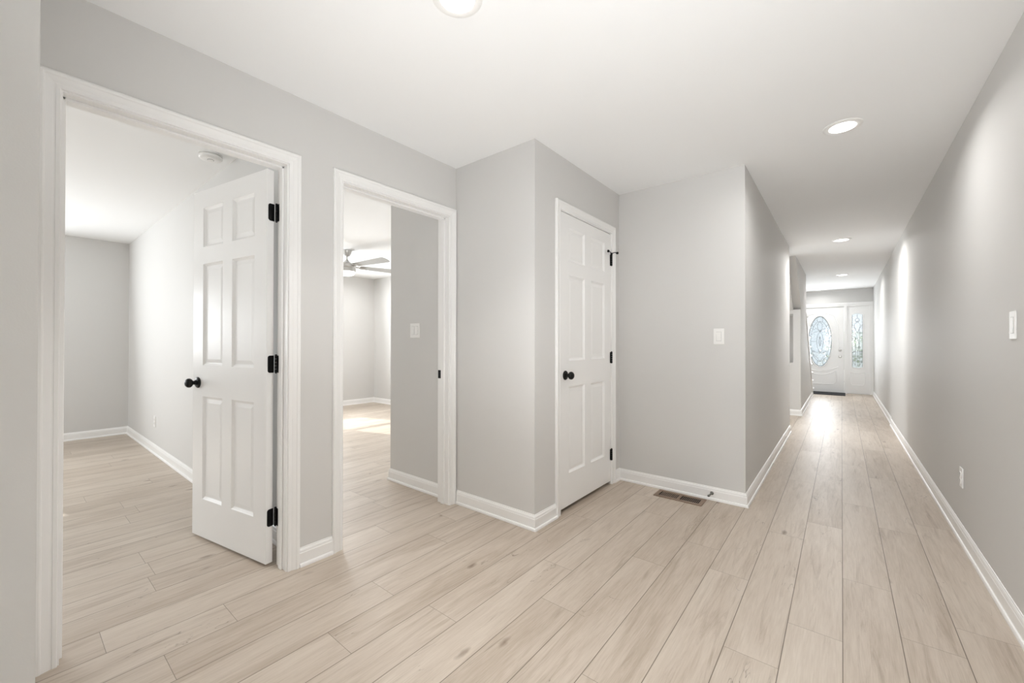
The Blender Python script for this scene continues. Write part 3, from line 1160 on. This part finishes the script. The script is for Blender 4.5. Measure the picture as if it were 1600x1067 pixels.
# ------------------------------------------------------------------ floor register
vx0, vx1, vy0, vy1 = -1.126, -0.782, 3.120, 3.270
reg = empty('floor_register', ((vx0 + vx1) / 2, (vy0 + vy1) / 2, 0))
tag(reg, 'brown metal floor register below the wall switch', 'floor vent')
bm = bmesh.new()
rim, mid = .028, (vx0 + vx1) / 2
for q in ((vx0, vx1, vy0, vy0 + rim), (vx0, vx1, vy1 - rim, vy1), (vx0, vx0 + rim, vy0 + rim, vy1 - rim), (vx1 - rim, vx1, vy0 + rim, vy1 - rim), (mid - .011, mid + .011, vy0 + rim, vy1 - rim)):
    box(bm, *q, .0005, .006, .0012)
obj('frame', bm, M_brown, reg)
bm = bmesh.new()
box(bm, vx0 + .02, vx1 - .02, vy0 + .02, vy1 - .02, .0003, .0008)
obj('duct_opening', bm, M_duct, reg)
for side_, (x0, x1) in enumerate(((vx0 + rim, mid - .011), (mid + .011, vx1 - rim))):
    n = 11
    for k in range(1, n):
        xx = x0 + (x1 - x0) * k / n
        bm = bmesh.new()
        w_ = .0027 if side_ == 0 else .0013
        box(bm, xx - w_, xx + w_, vy0 + rim - .004, vy1 - rim + .004, .0010, .0030)
        obj('louvre', bm, M_brown, reg)

# ------------------------------------------------------------------ baseboard door stop
ds = empty('door_stop', (-0.752, Y2 - .0115, .052))
tag(ds, 'small spring door stop on the baseboard beside the register', 'door stop')
q = Vector((-.15, -1, -.08)).to_track_quat('Z', 'Y').to_matrix().to_4x4()
q.translation = (-0.752, Y2 - .010, .052)
bm = bmesh.new()
lathe(bm, [(0, 0), (.013, 0), (.013, .003), (.008, .006), (0, .006)], q, 18)
obj('base', bm, M_steel, ds, True)
bm = bmesh.new()
tube(bm, [q @ Vector((.0052 * math.cos(k * .9), .0052 * math.sin(k * .9), .005 + k * .00055)) for k in range(90)], .0011, 5)
obj('spring', bm, M_steel, ds, True)
bm = bmesh.new()
lathe(bm, [(0, .053), (.007, .053), (.0085, .056), (.0085, .064), (.006, .068), (0, .069)], q, 16)
o = obj('tip', bm, M_steel, ds, True)

# ------------------------------------------------------------------ door mat
bm = bmesh.new()
box(bm, -0.60, 0.065, 11.80, 12.40, 0.0, .014, .004)
tag(obj('door_mat', bm, M_rubber), 'black door mat in front of the front door', 'mat')

# ------------------------------------------------------------------ staircase by the front door
st = empty('staircase', (-1.0, 11.42, 0))
tag(st, 'white staircase rising from beside the front door', 'stairs', kind='structure')
rise, run = .187, .220
bm_t, n_ = None, 9
for k in range(n_):
    y1 = 11.46 - run * k
    z1 = rise * (k + 1)
    bm = bmesh.new()
    box(bm, -1.50, XS + .03, y1 - run - .0, y1 + .028, z1 - .03, z1, .008)
    obj('tread', bm, M_trim, st)
    bm = bmesh.new()
    box(bm, -1.50, XS - .10, y1 - .018, y1, z1 - rise, z1 - .03)
    obj('riser', bm, M_trim, st)
bm = bmesh.new()
prism(bm, [(9.42, 1.72), (9.42, 1.60), (11.40, -.0), (11.46, 0), (11.46, .03)], lambda y, z: Vector((XS + .002, y, z)), lambda y, z: Vector((XS + .016, y, z)))
obj('stringer', bm, M_trim, st)
bm = bmesh.new()
tube(bm, [(XS - .02, 9.44, 1.82), (XS - .02, 10.55, 1.17), (XS - .02, 10.62, 1.16)], .014, 10)
hr = obj('handrail', bm, M_iron, st, True)
hr['label'] = 'dark slim handrail'
for (y, z) in ((10.30, 1.315), (10.55, 1.17)):
    bm = bmesh.new()
    tube(bm, [(XS - .03, y, z), (XS - .03, y, z - .09)], .009, 8)
    lathe(bm, [(0, -.01), (.022, -.01), (.022, .01), (0, .01)], Matrix.Translation((XS - .03, y, z - .09)), 12)
    obj('bracket', bm, M_nickel, hr, True)
bm = bmesh.new()
for (y, z) in ((10.30, 1.315), (10.55, 1.17)):
    zz = 1.70 * (11.42 - y) / 2.0
    box(bm, XS - .045, XS - .015, y - .015, y + .015, zz - .02, z)
obj('baluster', bm, M_trim, st)

# ------------------------------------------------------------------ outdoors beyond the glass
bm = bmesh.new()
box(bm, -60, 60, -60, 80, -.30, -.12)
tag(obj('ground', bm, M_lawn), 'pale lawn and drive outside the front door', 'ground', kind='structure')
bm = bmesh.new()
box(bm, -2.2, 1.6, YE + .14, YE + 2.3, -.16, -.02)
tag(obj('porch_floor', bm, M_conc), 'pale concrete porch outside the front door', 'porch floor', kind='structure')
rail = empty('porch_railing', (0, YE + 2.2, -.02))
tag(rail, 'dark iron porch railing seen through the front door glass', 'railing')
for z in (.12, .95):
    bm = bmesh.new()
    box(bm, -2.2, 1.6, YE + 2.18, YE + 2.22, z - .02, z + .02)
    obj('rail', bm, M_iron, rail)
for k in range(24):
    bm = bmesh.new()
    xx = -2.15 + k * .16
    box(bm, xx - .006, xx + .006, YE + 2.194, YE + 2.206, -.02 if k % 8 == 0 else .12, .95)
    obj('baluster', bm, M_iron, rail)


def hedge(x, y, r, h, label):
    bm = bmesh.new()
    bmesh.ops.create_icosphere(bm, subdivisions=4, radius=1.0)
    for v in bm.verts:
        n = v.co.copy()
        k = 1 + .10 * math.sin(9 * n.x + x) * math.cos(8 * n.y + 3 * n.z) + random.uniform(-.06, .06)
        v.co = Vector((x + n.x * r * k, y + n.y * r * k, -.14 + h / 2 + n.z * h / 2 * k))
    tag(obj('shrub', bm, M_leaf), label, 'shrub', 'shrubs in the front garden')


random.seed(3)
hedge(-2.9, YE + 16, 1.6, 1.7, 'low green shrub beyond the porch, left through the door glass')
hedge(0.5, YE + 14, 1.1, 1.9, 'green shrub beyond the porch, seen through the sidelight')
hedge(4.2, YE + 18, 1.9, 2.4, 'larger green shrub beyond the porch on the right')
